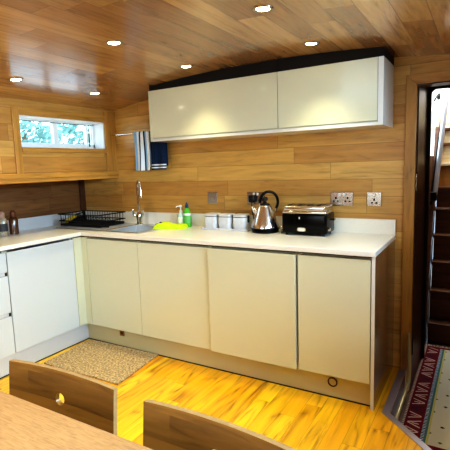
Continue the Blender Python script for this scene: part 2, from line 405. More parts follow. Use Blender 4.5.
# upper cabin wall beyond the stairs
bm = new(); bx(bm, 1.9, 4.4, 2.3, 2.36, 1.2, 2.9); struct('wall_wheelhouse', bm, 'cabin_white')
bm = new(); bx(bm, 2.78, 2.925, 2.285, 2.30, 1.755, 1.91, .004); w = struct('window_5', bm, 'window_white')
bm = new(); bx(bm, 2.79, 2.915, 2.279, 2.286, 1.765, 1.90); obj('pane', bm, 'blue_pane', w)
bm = new(); bx(bm, 2.955, 3.5, 2.28, 2.30, 1.76, 2.0); bx(bm, 1.95, 3.63, 2.26, 2.30, 1.715, 1.74); struct('trim_10', bm, 'lit_step_trim')

# stairs
st = thing('companionway_stairs', 'dark wooden companionway stairs rising beyond the doorway', 'stairs', (3.3, .9, -.15))
zs = [.03, .285, .515, .735, .962, 1.143, 1.354, 1.535, 1.673]
ys = [.90+.4*max(z, 0) for z in zs]
pz = -.15
for i, (z, y) in enumerate(zip(zs, ys)):
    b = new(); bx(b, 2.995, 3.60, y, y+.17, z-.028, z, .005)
    obj('tread', b, 'dark_wood' if i not in (6,) else 'lit_step_trim', st)
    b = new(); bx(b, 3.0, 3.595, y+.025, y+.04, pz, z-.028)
    obj('riser', b, 'dark_wood' if i < 6 else ('warm_lit_step' if i == 6 else 'lit_step_trim'), st)
    if i in (4,):
        b = new(); tube(b, [(2.998, y-.004, z-.01), (3.598, y-.004, z-.01)], .006, 8); obj('nosing_strip', b, 'steel', st)
    pz = z
for x in (2.962, 3.601):
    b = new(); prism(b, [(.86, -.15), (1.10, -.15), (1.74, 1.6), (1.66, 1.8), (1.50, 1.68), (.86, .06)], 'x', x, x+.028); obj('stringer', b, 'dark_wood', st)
b = new(); tube(b, [(3.0, .885, .0), (3.0, 1.11, .62), (3.0, 1.24, 1.04)], .003, 8); obj('edge_strip', b, 'bronze', st)
# handrail
hr = thing('stair_handrail', 'silver tubular handrail slanting up the companionway', 'handrail', (3.01, 1.0, 1.0))
p0, p1 = Vector((3.02, .96, 1.10)), Vector((3.075, 1.33, 2.15))
b = new(); tube(b, [p0, p0.lerp(p1, .5), p1], .019, 16); obj('rail', b, 'rail_bright', hr, 40)
b = new(); tube(b, [p0+Vector((-.026, .008, .0)), p0.lerp(p1, .45)+Vector((-.024, .008, 0))], .007, 8); obj('backing_bar', b, 'blackm', hr, 40)
b = new(); bx(b, 2.99, 3.035, .93, .985, 1.055, 1.125, .006); bx(b, 2.985, 3.0, .95, 1.24, 1.02, 1.05, .003); obj('bracket', b, 'blackm', hr)
hk = new(); tube(hk, [(2.915, 2.275, 2.06), (2.915, 2.22, 2.06), (2.90, 2.19, 2.03), (2.88, 2.18, 1.99)], .009, 8); bx(hk, 2.90, 2.93, 2.275, 2.30, 2.02, 2.08, .004)
tag(obj('coat_hook', hk, 'blackm', smooth=40), 'small black hook on the white wall above the stairs', 'hook')
# pale edge rail at the drop
b = new(); tube(b, [(2.985, -.56, -.055), (2.985, -.05, -.055), (2.985, -.03, -.03), (2.983, -.027, .06), (2.976, -.027, .27)], .0, 10, [.012, .012, .012, .013, .008])
tag(obj('edge_rail', b, 'rail_pale', smooth=60), 'pale metal rail along the step, turning up the door casing', 'rail')

# ------------------------------------------------------------------ kitchen units
F = -.600; T0, T1 = .880, .910; XE = 2.880
DZ0, DZ1 = .150, .860
def base_unit(x0, x1, label, f=F, gap=.0018, dz1=DZ1):
    t = thing('base_cabinet', label, 'cabinet', ((x0+x1)/2, -.3, 0), 'back run base cabinets')
    b = new()
    bx(b, x0+.0005, x0+.018, -.578, -.012, .15, .868); bx(b, x1-.018, x1-.0005, -.578, -.012, .15, .868)
    bx(b, x0+.018, x1-.018, -.578, -.012, .15, .168); bx(b, x0+.018, x1-.018, -.028, -.012, .168, .868)
    bx(b, x0+.018, x1-.018, -.560, -.545, .70, .868)
    obj('carcass', b, 'cream_side', t)
    b = new(); bx(b, x0+gap, x1-gap, f, f+.019, DZ0, dz1, .0015); obj('door', b, 'cream', t)
    return t
base_unit(.662, 1.193, 'cream gloss base cabinet under the sink, beside the corner')
base_unit(1.193, 1.809, 'cream gloss base cabinet under the green bottle, second door from corner')
base_unit(1.809, 2.424, 'cream gloss base cabinet below the kettle, its door standing slightly proud', f=-.613)
base_unit(2.430, 2.856, 'narrow cream gloss base cabinet against the end panel, below the toaster', gap=.004)
b = new(); bx(b, .585, .660, F, F+.019, .15, .868, .001); bx(b, .585, .604, -.676, F+.019, .15, .868, .001)
tag(obj('corner_post', b, 'cream'), 'cream L-shaped corner post where the two cabinet runs meet', 'corner post')
b = new(); bx(b, 2.857, 2.878, -.603, -.004, 0, .879, .0015)
for f in b.faces:
    c = f.calc_center_median(); f.material_index = 1 if c.x > 2.877 else 0
tag(obj('end_panel', b, ['cream_edge', 'panel_reflect']), 'tall end panel closing the right end of the back cabinet run', 'panel')
# handle channel under the worktop, recess shade painted into the strip colours
b = new(); bx(b, .604, 2.857, -.579, -.567, .868, .879); tag(obj('handle_channel', b, 'dark_gap'), 'recessed strip with painted shade under the worktop above the back doors', 'handle strip')
b = new(); bx(b, .568, .580, -2.3, -.60, .868, .879); tag(obj('handle_channel', b, 'cool_gap'), 'recessed strip with painted cool shade under the worktop above the left cabinets', 'handle strip')
# left run
LX = .604
def left_box(t, y0, y1):
    b = new()
    bx(b, .012, .582, y0+.0005, y0+.018, .15, .868); bx(b, .012, .582, y1-.018, y1-.0005, .15, .868)
    bx(b, .012, .582, y0+.018, y1-.018, .15, .168); bx(b, .012, .028, y0+.018, y1-.018, .168, .868)
    obj('carcass', b, 'cream_side', t)
t = thing('base_cabinet', 'daylight-tinted cream gloss cabinet with one wide door on the left run', 'cabinet', (.3, -.96, 0), 'left run base cabinets')
left_box(t, -1.240, -.678)
b = new(); bx(b, LX-.019, LX, -1.238, -.680, DZ0, DZ1, .0015); obj('door', b, 'left_daylit_gloss', t)
t = thing('drawer_cabinet', 'daylight-tinted cream gloss drawer unit with slot grips at the left edge', 'cabinet', (.3, -1.55, 0), 'left run base cabinets')
left_box(t, -1.86, -1.242)
for i, (z0, z1) in enumerate(((.150, .418), (.446, .700), (.728, .860))):
    b = new(); bx(b, LX-.019, LX, -1.858, -1.244, z0, z1, .0015); dr = obj('drawer', b, 'left_daylit_gloss', t)
    if i < 2:
        b = new(); bx(b, LX-.017, LX-.004, -1.858, -1.262, z1+.002, z1+.026, .001); bx(b, LX-.003, LX+.001, -1.262, -1.250, z1+.004, z1+.024); g = obj('grip', b, 'plinth_cool', dr)
        g.data.materials.append(M['blackm'])
        for p in g.data.polygons:
            if p.center.x+ORG[t.name].x > LX-.0035: p.material_index = 1
t = thing('base_cabinet', 'daylight-tinted cream gloss end cabinet past the drawers on the left run', 'cabinet', (.3, -2.1, 0), 'left run base cabinets')
left_box(t, -2.3, -1.862)
b = new(); bx(b, LX-.019, LX, -2.298, -1.864, DZ0, DZ1, .0015); obj('door', b, 'left_daylit_gloss', t)
# plinths
b = new(); bx(b, .565, 2.856, -.562, -.547, .006, .149); bx(b, .565, 2.856, -.566, -.56, 0, .006, mi=1)
tag(obj('plinth', b, ['plinth', 'boundary']), 'long cream plinth board under the back cabinets', 'plinth')
b = new(); bx(b, .549, .564, -2.3, -.547, .006, .149); bx(b, .562, .568, -2.3, -.566, 0, .006, mi=1)
tag(obj('plinth', b, ['plinth_cool', 'boundary']), 'daylight-tinted plinth board under the left cabinets', 'plinth')
t = thing('plinth_light', 'small square bronze fitting on the plinth near the corner', 'light', (.95, -.565, .118))
b = new(); bx(b, .926, .972, -.568, -.562, .090, .142, .002); obj('frame', b, 'bronze', t)
b = new(); bx(b, .938, .960, -.570, -.567, .104, .126, .001); obj('lens', b, 'bronze_dark', t)
t = thing('plinth_light', 'small round bronze ring fitting on the plinth below the narrow door', 'light', (2.632, -.565, .097))
b = new(); tube(b, [(2.632+.026*math.cos(a), -.566, .098+.026*math.sin(a)) for a in [2*PI*i/24 for i in range(25)]], .004, 8); obj('ring', b, 'bronze_dark', t, 60)
b = new(); tube(b, [(2.632, -.562, .098), (2.632, -.565, .098)], .024, 24); obj('lens', b, 'plinth', t)

# worktop, L-shaped
wt = new(); prism(wt, [(.002, -.002), (XE, -.002), (XE, -.616), (.624, -.616), (.624, -2.32), (.002, -2.32)], 'z', T0+.0005, T1, .003)
wo = tag(obj('worktop', wt, 'worktop'), 'L-shaped speckled white worktop over both cabinet runs', 'worktop'); ORG[wo.name] = Vector((0,0,0))
BX0, BX1, BY0, BY1 = .80, 1.12, -.500, -.165
b = new(); bx(b, BX0-.012, BX1+.012, BY0-.012, BY1+.012, T0-.05, T1+.05); cut(wo, b)
b = new(); bx(b, .022, XE, -.020, -.002, T1, 1.010, .002); obj('upstand', b, 'worktop', wo)
b = new(); bx(b, .002, .022, -2.32, -.002, T1, 1.010, .002); obj('upstand', b, 'plinth_cool', wo)

# sink
t = thing('kitchen_sink', 'stainless steel inset sink with drainer under the tall tap', 'sink', (.75, -.3, T1))
b = new(); bx(b, .20, 1.165, -.545, -.065, T1, T1+.004, .0015); so = obj('drainer', b, 'sink_steel', t)
b = new(); o0 = ORG[t.name]
bx(b, BX0, BX1, BY0, BY1, T1-.1, T1+.1); 
bmesh.ops.translate(b, verts=b.verts, vec=-o0)
# evaluate the cut in local space (the parent is moved back afterwards)
t.location = (0, 0, 0); cut(so, b); t.location = o0
b = new(); z0, z1 = T1-.12, T1+.003
for (a, c, d_, e) in ((BX0-.002, BX0+.001, BY0, BY1), (BX1-.001, BX1+.002, BY0, BY1), (BX0, BX1, BY0-.002, BY0+.001), (BX0, BX1, BY1-.001, BY1+.002)): bx(b, a, c, d_, e, z0, z1)
bx(b, BX0, BX1, BY0, BY1, z0-.003, z0); obj('bowl', b, 'sink_steel', t)
b = new(); lathe(b, [(.035, z0), (.035, z0+.003), (.02, z0+.004)], .96, -.33, 24); obj('drain', b, 'chrome', t, 40)
b = new()
for i in range(9): bx(b, .26, .72, -.48+.045*i, -.472+.045*i, T1+.004, T1+.007, .001)
obj('drainer_ribs', b, 'sink_steel', t)
b = new(); tube(b, [(.785, -.50, T1+.006), (.785, -.10, T1+.006)], .004, 8); tube(b, [(.23, -.535, T1+.006), (1.15, -.535, T1+.006)], .003, 8); obj('raised_rim', b, 'chrome', t)
b = new(); lathe(b, [(.045, T1+.004), (.048, T1+.012), (.04, T1+.018), (.012, T1+.02), (.010, T1+.032), (.003, T1+.034)], 1.03, -.115, 28)
tag(obj('sink_plug', b, 'blackm', smooth=40), 'black rubber plug lying on the sink rim behind the bowl', 'plug')
# tap
t = thing('kitchen_tap', 'tall chrome swan neck mixer tap behind the sink bowl', 'tap', (.80, -.115, T1+.004))
cx, cy = .80, -.115
b = new(); lathe(b, [(.032, .914), (.032, .920), (.024, .926), (.022, .95), (.027, .975), (.027, .995), (.021, 1.01), (.015, 1.025)], cx, cy, 28); obj('body', b, 'chrome', t, 40)
dx, dy = .80, -.60
b = new(); pts = [(cx, cy, 1.02), (cx, cy, 1.1), (cx, cy, 1.20)]
R_ = .048
pts += arc((cx+dx*R_, cy+dy*R_, 1.235), R_, PI, 0.05, 12, lambda u, v: (dx*u, dy*u, v*1.1))
e = pts[-1]; pts += [(e[0]+.004, e[1]-.002, 1.20), (e[0]+.007, e[1]-.004, 1.165)]
tube(b, pts, .0125, 14); obj('spout', b, 'chrome', t, 60)
b = new(); lathe(b, [(.0135, 1.148), (.0145, 1.15), (.0145, 1.168)], e[0]+.007, e[1]-.004, 16); obj('nozzle', b, 'chrome', t, 40)
for s in (-1, 1):
    b = new(); tube(b, [(cx+s*.02, cy-.004, .985), (cx+s*.045, cy-.012, .990), (cx+s*.052, cy-.014, 1.0), (cx+s*.056, cy-.016, 1.045)], .0, 12, [.011, .012, .010, .006]); obj('lever', b, 'chrome', t, 50)

# dish rack
t = thing('dish_rack', 'black wire dish rack standing on the sink drainer', 'dish rack', (.42, -.28, T1+.006))
x0, x1, y0, y1, zb, ztp = .14, .64, -.43, -.12, .928, 1.020
b = new()
for z, g in ((zb, .01), (.962, .004), (ztp, 0)):
    P = [(x0+g, y0+g, z), (x1-g, y0+g, z), (x1-g, y1-g, z), (x0+g, y1-g, z), (x0+g, y0+g, z)]
    tube(b, P, .0045, 8)
obj('rails', b, 'blackm', t)
b = new()
for i in range(15):
    x = x0+.03+(x1-x0-.06)*i/14
    tube(b, [(x, y0, ztp), (x, y0+.004, zb), (x, y1-.004, zb), (x, y1, ztp)], .0022, 6)
for i in range(7):
    y = y0+.03+(y1-y0-.06)*i/6
    tube(b, [(x0, y, ztp), (x0+.004, y, zb), (x1-.004, y, zb), (x1, y, ztp)], .0022, 6)
for i in range(9):
    x = .25+.042*i
    tube(b, [(x, -.40, zb), (x, -.37, .975), (x, -.34, zb), (x, -.30, zb), (x, -.26, .975), (x, -.22, zb)], .0022, 6)
obj('wires', b, 'blackm', t)
b = new(); bx(b, x0+.01, x1-.01, y0+.01, y1-.01, .9165, .9235, .002); bx(b, x0+.01, x1+.09, y0+.01, y0+.02, .9235, .938); bx(b, x0+.01, x1-.01, y1-.02, y1-.01, .9235, .938); obj('drip_tray', b, 'blackm', t)
b = new(); bx(b, x0+.015, x0+.08, y0+.09, y1-.06, .932, .985, .004); obj('cutlery_holder', b, 'black', t)
t = thing('scrubbing_brush', 'yellow bristled scrubbing brush leaning in the black dish rack', 'brush', (.20, -.38, .94))
b = new(); tube(b, [(.21, -.405, .957), (.30, -.385, 1.005)], .018, 12); obj('bristles', b, 'yellow', t, 50)
b = new(); tube(b, [(.20, -.392, .970), (.31, -.37, 1.018), (.38, -.36, 1.035)], .006, 8); obj('handle', b, 'blackm', t, 50)

# spice mills on the left
def mill(x, y, label, gm, cm, h=.19):
    t = thing('spice_bottle', label, 'bottle', (x, y, T1), 'spice bottles on the left worktop')
    b = new(); lathe(b, [(.030, T1), (.034, T1+.004), (.034, T1+.115), (.029, T1+.128), (.019, T1+.14)], x, y, 24); g = obj('jar', b, gm, t, 40)
    b = new(); lathe(b, [(.0185, T1+.135), (.0215, T1+.14), (.0215, T1+.172), (.018, T1+h-.008), (.006, T1+h)], x, y, 24); obj('cap', b, cm, t, 40)
    return t
t = mill(.150, -.958, 'pale glass spice bottle with dark label, leftmost on the worktop', 'pale_glass', 'pink_cap')
b = new(); lathe(b, [(.0346, T1+.035), (.0346, T1+.095)], .150, -.958, 24); obj('label', b, 'label_dark', t, 40)
mill(.165, -.876, 'dark brown spice bottle beside the upstand end', 'brown_glass', 'brown_cap')

# bottles behind the cloth
t = thing('soap_dispenser', 'clear soap bottle with white pump by the upstand', 'bottle', (1.222, -.085, T1))
x, y = 1.222, -.085
b = new(); lathe(b, [(.026, T1), (.029, T1+.005), (.029, T1+.09), (.022, T1+.108), (.012, T1+.118)], x, y, 24); obj('bottle_body', b, 'clear_plastic', t, 40)
b = new(); lathe(b, [(.0293, T1+.022), (.0293, T1+.078)], x, y, 24); obj('label', b, 'label_white', t, 40)
b = new(); lathe(b, [(.014, T1+.115), (.014, T1+.13), (.006, T1+.132), (.005, T1+.158), (.012, T1+.160), (.012, T1+.172), (.004, T1+.176)], x, y, 16); tube(b, [(x, y, T1+.167), (x-.02, y-.02, T1+.167), (x-.028, y-.028, T1+.158)], .0045, 8); obj('pump', b, 'white', t, 40)
t = thing('washing_up_bottle', 'green washing up liquid bottle with dark cap beside the clear soap pump', 'bottle', (1.292, -.095, T1))
x, y = 1.292, -.095
b = new(); lathe(b, [(.030, T1), (.034, T1+.006), (.036, T1+.06), (.032, T1+.11), (.024, T1+.14), (.013, T1+.158)], x, y, 28, 1, .75); obj('bottle_body', b, 'green', t, 40)
b = new(); lathe(b, [(.0355, T1+.03), (.0366, T1+.06), (.0345, T1+.092)], x, y, 28, 1, .75); obj('label', b, 'label_green', t, 40)
b = new(); lathe(b, [(.0345, T1+.094), (.0318, T1+.112)], x, y, 28, 1, .75); obj('neck_label', b, 'label_white', t, 40)
b = new(); lathe(b, [(.014, T1+.155), (.015, T1+.160), (.014, T1+.182), (.008, T1+.186), (.006, T1+.2)], x, y, 20); obj('cap', b, 'teal_dark', t, 40)
# folded cloth
def clothpos(u, v, top=True):
    a = (u-.5)*2; c = (v-.5)*2
    k = (1-abs(a)**6)*(1-abs(c)**6)
    h = .036*k**.5*(1+.35*math.sin(5*u+1.5*v)+.15*math.sin(13*v+4*u))
    X = 1.205+.115*a+.02*math.sin(4*v); Y = -.200+.075*c+.03*a
    return X, Y, h
b = new(); g = []
for j in range(19):
    for i in range(29):
        X, Y, h = clothpos(i/28, j/18); g.append((b.verts.new((X, Y, T1+.001+h)), b.verts.new((X, Y, T1))))
for j in range(18):
    for i in range(28):
        q = [j*29+i, j*29+i+1, (j+1)*29+i+1, (j+1)*29+i]
        b.faces.new([g[k][0] for k in q])
tag(obj('cleaning_cloth', b, 'cloth', smooth=80), 'bright yellow-green folded cleaning cloth beside the sink', 'cloth')

# canisters on a tray
t = thing('canister_tray', 'shallow white tray under the three canisters', 'tray', (1.665, -.115, T1))
b = new(); bx(b, 1.486, 1.886, -.185, -.050, T1, T1+.006, .002); obj('base', b, 'tray', t)
b = new()
for a in ((1.486, 1.886, -.187, -.181), (1.486, 1.886, -.054, -.048), (1.484, 1.490, -.187, -.048), (1.882, 1.888, -.187, -.048)): bx(b, *a, T1+.004, T1+.016, .0015)
obj('rim', b, 'tray', t)
def canister(x, y, label):
    z = T1+.0065
    t = thing('canister', label, 'canister', (x, y, z), 'ceramic canisters on the tray')
    b = new(); lathe(b, [(.046, z), (.053, z+.005), (.056, z+.05), (.055, z+.085), (.052, z+.092)], x, y, 40, 1, 1, 5); obj('pot', b, 'ceramic', t, 40)
    b = new(); lathe(b, [(.053, z+.092), (.053, z+.096)], x, y, 40, 1, 1, 5); obj('seal', b, 'blackm', t, 40)
    b = new(); lathe(b, [(.055, z+.096), (.056, z+.100), (.055, z+.108), (.048, z+.114), (.02, z+.116)], x, y, 40, 1, 1, 5); obj('lid', b, 'lid', t, 40)
    b = new(); bx(b, x+.055, x+.060, y-.012, y+.012, z+.052, z+.105, .002); obj('clasp', b, 'blackm', t)
    return t
c0 = canister(1.556, -.118, 'leftmost of three white ceramic canisters on the tray')
dup(c0, (1.681, -.118, T1+.0065), 'middle one of three white ceramic canisters on the tray')
dup(c0, (1.808, -.118, T1+.0065), 'white ceramic canister on the tray nearest the kettle')

# kettle
kx, ky = 2.016, -.150
t = thing('kettle', 'stainless steel pyramid kettle with black handle beside the toaster', 'kettle', (kx, ky, T1))
b = new(); lathe(b, [(.092, T1), (.098, T1+.004), (.098, T1+.018), (.09, T1+.022)], kx, ky, 40); obj('power_base', b, 'black', t, 40)
b = new(); lathe(b, [(.090, T1+.022), (.102, T1+.026), (.103, T1+.036), (.094, T1+.062), (.076, T1+.108), (.060, T1+.150), (.048, T1+.182), (.044, T1+.192), (.034, T1+.196)], kx, ky, 48); kb = obj('kettle_body', b, 'steel', t, 50)
b = new(); lathe(b, [(.1035, T1+.025), (.1045, T1+.03), (.1035, T1+.036)], kx, ky, 48); obj('base_band', b, 'black', kb, 50)
b = new(); lathe(b, [(.036, T1+.195), (.034, T1+.204), (.018, T1+.21), (.012, T1+.215), (.012, T1+.222), (.022, T1+.228), (.024, T1+.242), (.018, T1+.252), (.004, T1+.255)], kx, ky, 28); obj('lid_knob', b, 'blackm', t, 50)
hd = Vector((.80, .60, 0)).normalized()
b = new(); c = Vector((kx, ky, T1+.215))+hd*.030
pts = arc(c, .066, PI*1.02, -PI*.22, 20, lambda u, v: (hd.x*u, hd.y*u, v*1.12))
tube(b, pts, .0095, 12); obj('handle', b, 'black', t, 60)
b = new()
tube(b, [c+hd*(-.066), Vector((kx, ky, T1+.193))-hd*.035], .006, 8); obj('handle_bracket', b, 'chrome', t, 60); e = pts[-1]; b = new(); tube(b, [e, e-Vector((0, 0, .03))-hd*.0, Vector((kx, ky, T1+.150))+hd*.055], .006, 8); obj('handle_bracket', b, 'chrome', t, 60)
b = new(); s = -hd
rings = [[(.040, T1+.150, .026), (.060, T1+.155, .018), (.088, T1+.188, .011)]]
sd = Vector((-.92, -.38, 0)).normalized()
tube(b, [Vector((kx, ky, T1+.135))+sd*.045, Vector((kx, ky, T1+.155))+sd*.072, Vector((kx, ky, T1+.186))+sd*.088], 0, 14, [.028, .018, .012]); obj('spout', b, 'steel', t, 60)

# toaster
tx0, tx1, ty0, ty1 = 2.178, 2.492, -.232, -.045
t = thing('toaster', 'glossy black four slot toaster with chrome top on the worktop', 'toaster', ((tx0+tx1)/2, (ty0+ty1)/2, T1))
b = new(); bx(b, tx0, tx1, ty0, ty1, T1+.012, T1+.152, .018, 4); obj('housing', b, 'black', t, 40)
b = new(); bx(b, tx0+.004, tx1-.004, ty0+.004, ty1-.004, T1+.146, T1+.166, .008, 3); tp = obj('chrome_collar', b, 'chrome', t, 40)
b = new(); bx(b, tx0+.012, tx1-.012, ty0+.012, ty1-.012, T1+.163, T1+.198, .010, 3); obj('top_plate', b, 'steel', t, 40)
b = new()
for i in range(4):
    x = tx0+.056+.0673*i; bx(b, x-.013, x+.013, ty0+.024, ty1-.024, T1+.1965, T1+.1995)
obj('slots', b, 'blackm', t)
b = new()
for i in range(4):
    x = tx0+.056+.0673*i; bx(b, x-.018, x-.015, ty0+.02, ty1-.02, T1+.197, T1+.207, .001); bx(b, x+.015, x+.018, ty0+.02, ty1-.02, T1+.197, T1+.207, .001)
obj('bread_guides', b, 'chrome', t)
b = new(); prism(b, [(2.322+.030*math.copysign(abs(math.cos(a))**.6, math.cos(a)), T1+.042+.014*math.copysign(abs(math.sin(a))**.6, math.sin(a))) for a in [2*PI*i/28 for i in range(28)]], 'y', ty0-.003, ty0+.002); obj('badge', b, 'chrome', t)
b = new(); prism(b, [(2.322+.023*math.copysign(abs(math.cos(a))**.7, math.cos(a)), T1+.042+.008*math.copysign(abs(math.sin(a))**.7, math.sin(a))) for a in [2*PI*i/28 for i in range(28)]], 'y', ty0-.0045, ty0-.002); obj('badge_centre', b, 'white', t)
b = new(); bx(b, 2.303, 2.311, ty0-.002, ty0+.002, T1+.112, T1+.126, .001); obj('indicator', b, 'white', t)
for s, xx in ((-1, tx0), (1, tx1)):
    b = new(); tube(b, [(xx-s*.002, ty0+.035, T1+.045), (xx+s*.014, ty0+.035, T1+.045)], .012, 16); obj('knob', b, 'chrome', t, 40)
    b = new(); bx(b, min(xx, xx+s*.022), max(xx, xx+s*.022), ty1-.075, ty1-.045, T1+.095, T1+.108, .003); obj('lever', b, 'chrome', t)
for sx in (tx0+.03, tx1-.03):
    for sy in (ty0+.03, ty1-.03):
        b = new(); lathe(b, [(.012, T1), (.012, T1+.014)], sx, sy, 14); obj('foot', b, 'blackm', t)

# wall cabinets
UF, U0, U1 = -.331, 1.593, 1.969
def wall_cab(x0, x1, label, left=False, right=False):
    t = thing('wall_cabinet', label, 'cabinet', ((x0+x1)/2, -.16, U0), 'wall cabinets above the worktop')
    a = x0+(.018 if left else 0); c = x1-(.030 if right else 0)
    b = new(); bx(b, a, c, -.310, -.002, U0+.012, U0+.028); bx(b, a, c, -.310, -.002, U1-.02, U1-.002); bx(b, a+.0005, a+.016, -.310, -.002, U0+.028, U1-.02); bx(b, c-.016, c-.0005, -.31, -.002, U0+.028, U1-.02); bx(b, a, c, -.012, -.002, U0+.028, U1-.02)
    obj('carcass', b, 'cream_side', t)
    b = new(); bx(b, a, c, UF+.004, UF+.022, U0, U0+.020, .001); bx(b, a, c, UF+.022, -.004, U0, U0+.011); obj('bottom_rail', b, 'cream_edge', t)
    b = new(); bx(b, a+.0015, c-.0015, UF, UF+.019, U0+.026, U1, .0015); obj('door', b, 'cream', t)
    if left: b = new(); bx(b, x0, x0+.0175, UF, -.002, U0, U1, .001); obj('side_panel', b, 'cream', t)
    if right: b = new(); bx(b, x1-.0295, x1, UF, -.002, U0, U1, .001); obj('side_panel', b, 'cream_edge', t)
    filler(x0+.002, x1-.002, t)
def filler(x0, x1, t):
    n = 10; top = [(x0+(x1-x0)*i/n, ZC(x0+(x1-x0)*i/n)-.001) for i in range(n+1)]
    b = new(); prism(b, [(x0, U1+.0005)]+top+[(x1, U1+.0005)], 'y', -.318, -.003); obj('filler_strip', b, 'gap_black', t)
wall_cab(1.150, 2.206, 'cream gloss wall cabinet, the left and longer one, beside the towels', left=True)
wall_cab(2.207, 2.853, 'cream gloss wall cabinet at right end with pale side panel', right=True)

# ------------------------------------------------------------------ sockets
def socket(x0, x1, z0, z1, label, gangs=2):
    xc, zc = (x0+x1)/2, (z0+z1)/2
    t = thing('wall_socket', label, 'socket', (xc, 0, zc))
    b = new(); bx(b, x0, x1, -.008, 0, z0, z1, .003); obj('plate', b, 'socket_metal', t)
    return t
def holes(t, cx, zc):
    b = new()
    bx(b, cx-.005, cx+.005, -.0095, -.006, zc+.004, zc+.018); bx(b, cx-.020, cx-.008, -.0095, -.006, zc-.016, zc-.006); bx(b, cx+.008, cx+.020, -.0095, -.006, zc-.016, zc-.006)
    obj('pin_holes', b, 'blackm', t)
def rocker(t, cx, zc, w=.014, m='white'):
    b = new(); bx(b, cx-w/2, cx+w/2, -.0125, -.006, zc-.010, zc+.010, .002); obj('switch', b, m, t)
t = socket(2.450, 2.606, 1.094, 1.188, 'double chrome socket on the wall right of the toaster')
for s in (-1, 1): holes(t, 2.528+s*.040, 1.136); rocker(t, 2.528+s*.016, 1.170)
t = socket(2.696, 2.790, 1.094, 1.188, 'single square chrome socket right of the double one')
holes(t, 2.743, 1.128); rocker(t, 2.743, 1.168, .02, 'socket_metal')
t = socket(1.442, 1.532, 1.094, 1.186, 'square chrome switch plate above the canisters')
rocker(t, 1.487, 1.140, .03, 'socket_metal'); 
t = socket(1.800, 1.950, 1.094, 1.188, 'double chrome socket on the wall behind the kettle')
for s in (-1, 1): rocker(t, 1.875+s*.016, 1.172)
holes(t, 1.915, 1.136)
t = thing('power_plug', 'black plug in the socket behind the kettle', 'plug', (1.850, -.01, 1.140))
b = new(); bx(b, 1.826, 1.876, -.045, -.010, 1.112, 1.166, .010, 3); obj('plug_body', b, 'blackm', t, 40)
b = new(); tube(b, [(1.851, -.03, 1.115), (1.853, -.035, 1.06), (1.875, -.04, .96), (1.91, -.05, .925), (1.95, -.07, .918)], .004, 8); obj('cable', b, 'blackm', t, 60)
b = new(); tube(b, [(2.13, -.04, 1.00), (2.125, -.045, .94), (2.13, -.07, .918), (2.155, -.10, .916), (2.165, -.14, .916), (2.15, -.17, .916)], .0045, 8)
tag(obj('toaster_cable', b, 'blackm', smooth=60), 'black power cable lying on the worktop beside the toaster', 'cable')

# towel rail and towels
t = thing('towel_rail', 'thin chrome towel rail on the wall beside the wall cabinet', 'towel rail', (.85, -.06, 1.695))
b = new(); tube(b, [(.485, -.062, 1.695), (1.14, -.062, 1.695)], .006, 10); obj('bar', b, 'chrome', t, 60)
for x in (.52, 1.12): b = new(); tube(b, [(x, -.062, 1.695), (x, -.003, 1.695)], .007, 10); bx(b, x-.012, x+.012, -.004, 0, 1.683, 1.707, .001); obj('mount', b, 'chrome', t, 60)
def towel(x0, x1, zl, label, colf, ph, dy):
    def pos(u, v):
        # v 0 front bottom .. .5 over rail .. 1 back bottom
        L = 1.70-zl; x = x0+(x1-x0)*u
        if v < .46: z = zl+(v/.46)*(1.697-zl); s = -1; k = 1-v/.46
        elif v > .54: z = zl+.03+((1-v)/.46)*(1.697-zl-.03); s = 1; k = 1-(1-v)/.46
        else:
            a = (v-.5)/.04*PI/2; return (x, -.062+dy+.0095*math.sin(a), 1.697+.0095*math.cos(a))
        w = .009*math.sin(u*11+ph)*(.3+k)+.004*math.sin(u*23+ph*2)*k
        return (x+.006*math.sin(z*9)*k, min(-.006, -.062+dy+s*(.0095+.004*k)+w*(1 if s < 0 else .6)), z)
    o = sheet('tea_towel', 44, 60, pos, colf, 'towelv', None, .003)
    tag(o, label, 'towel', 'towels on the rail')
W_, NV, LB = srgb(236,242,246), srgb(22,48,84), srgb(150,190,222)
def col1(u, v):
    for a, c, col in ((.0, .18, LB), (.18, .34, W_), (.34, .44, NV), (.44, .60, W_), (.60, .68, NV), (.68, .80, LB), (.80, 1.01, W_)):
        if a <= u < c: return col
    return W_
def col2(u, v):
    if .02 < v < .035 or .05 < v < .065: return W_
    return srgb(18, 44, 78)
towel(.752, .925, 1.375, 'white and blue vertically striped tea towel hanging on the rail', col1, .4, -.002)
towel(.928, 1.085, 1.38, 'navy blue tea towel beside the striped one', col2, 2.0, -.002)

# ------------------------------------------------------------------ downlights
def downlight(x, y, label):
    z = ZC(x); sl = -.1*(x-2.1)
    t = thing('downlight', label, 'ceiling light', (x, y, z), 'recessed ceiling downlights')
    t.rotation_euler = (0, -math.atan(sl), 0)
    # built level in local space
    def add(name, prof, m):
        b = new(); lathe(b, prof, 0, 0, 32); bmesh.ops.recalc_face_normals(b, faces=b.faces)
        me = bpy.data.meshes.new(name); b.to_mesh(me); b.free(); me.materials.append(M[m])
        for p in me.polygons: p.use_smooth = True
        me.set_sharp_from_angle(angle=.7)
        o = bpy.data.objects.new(name, me); COL.objects.link(o); o.parent = t
    b = new()
    pr = [(.030, .0), (.030, -.004), (.036, -.007), (.043, -.006), (.046, .0)]
    add('bezel', [(.046, 0), (.043, -.006), (.036, -.007), (.0305, -.0035)], 'socket_metal'); b.free()
    add('lamp_face', [(.030, -.0036), (.026, -.0050), (.004, -.0056)], 'lampglow')
    return t
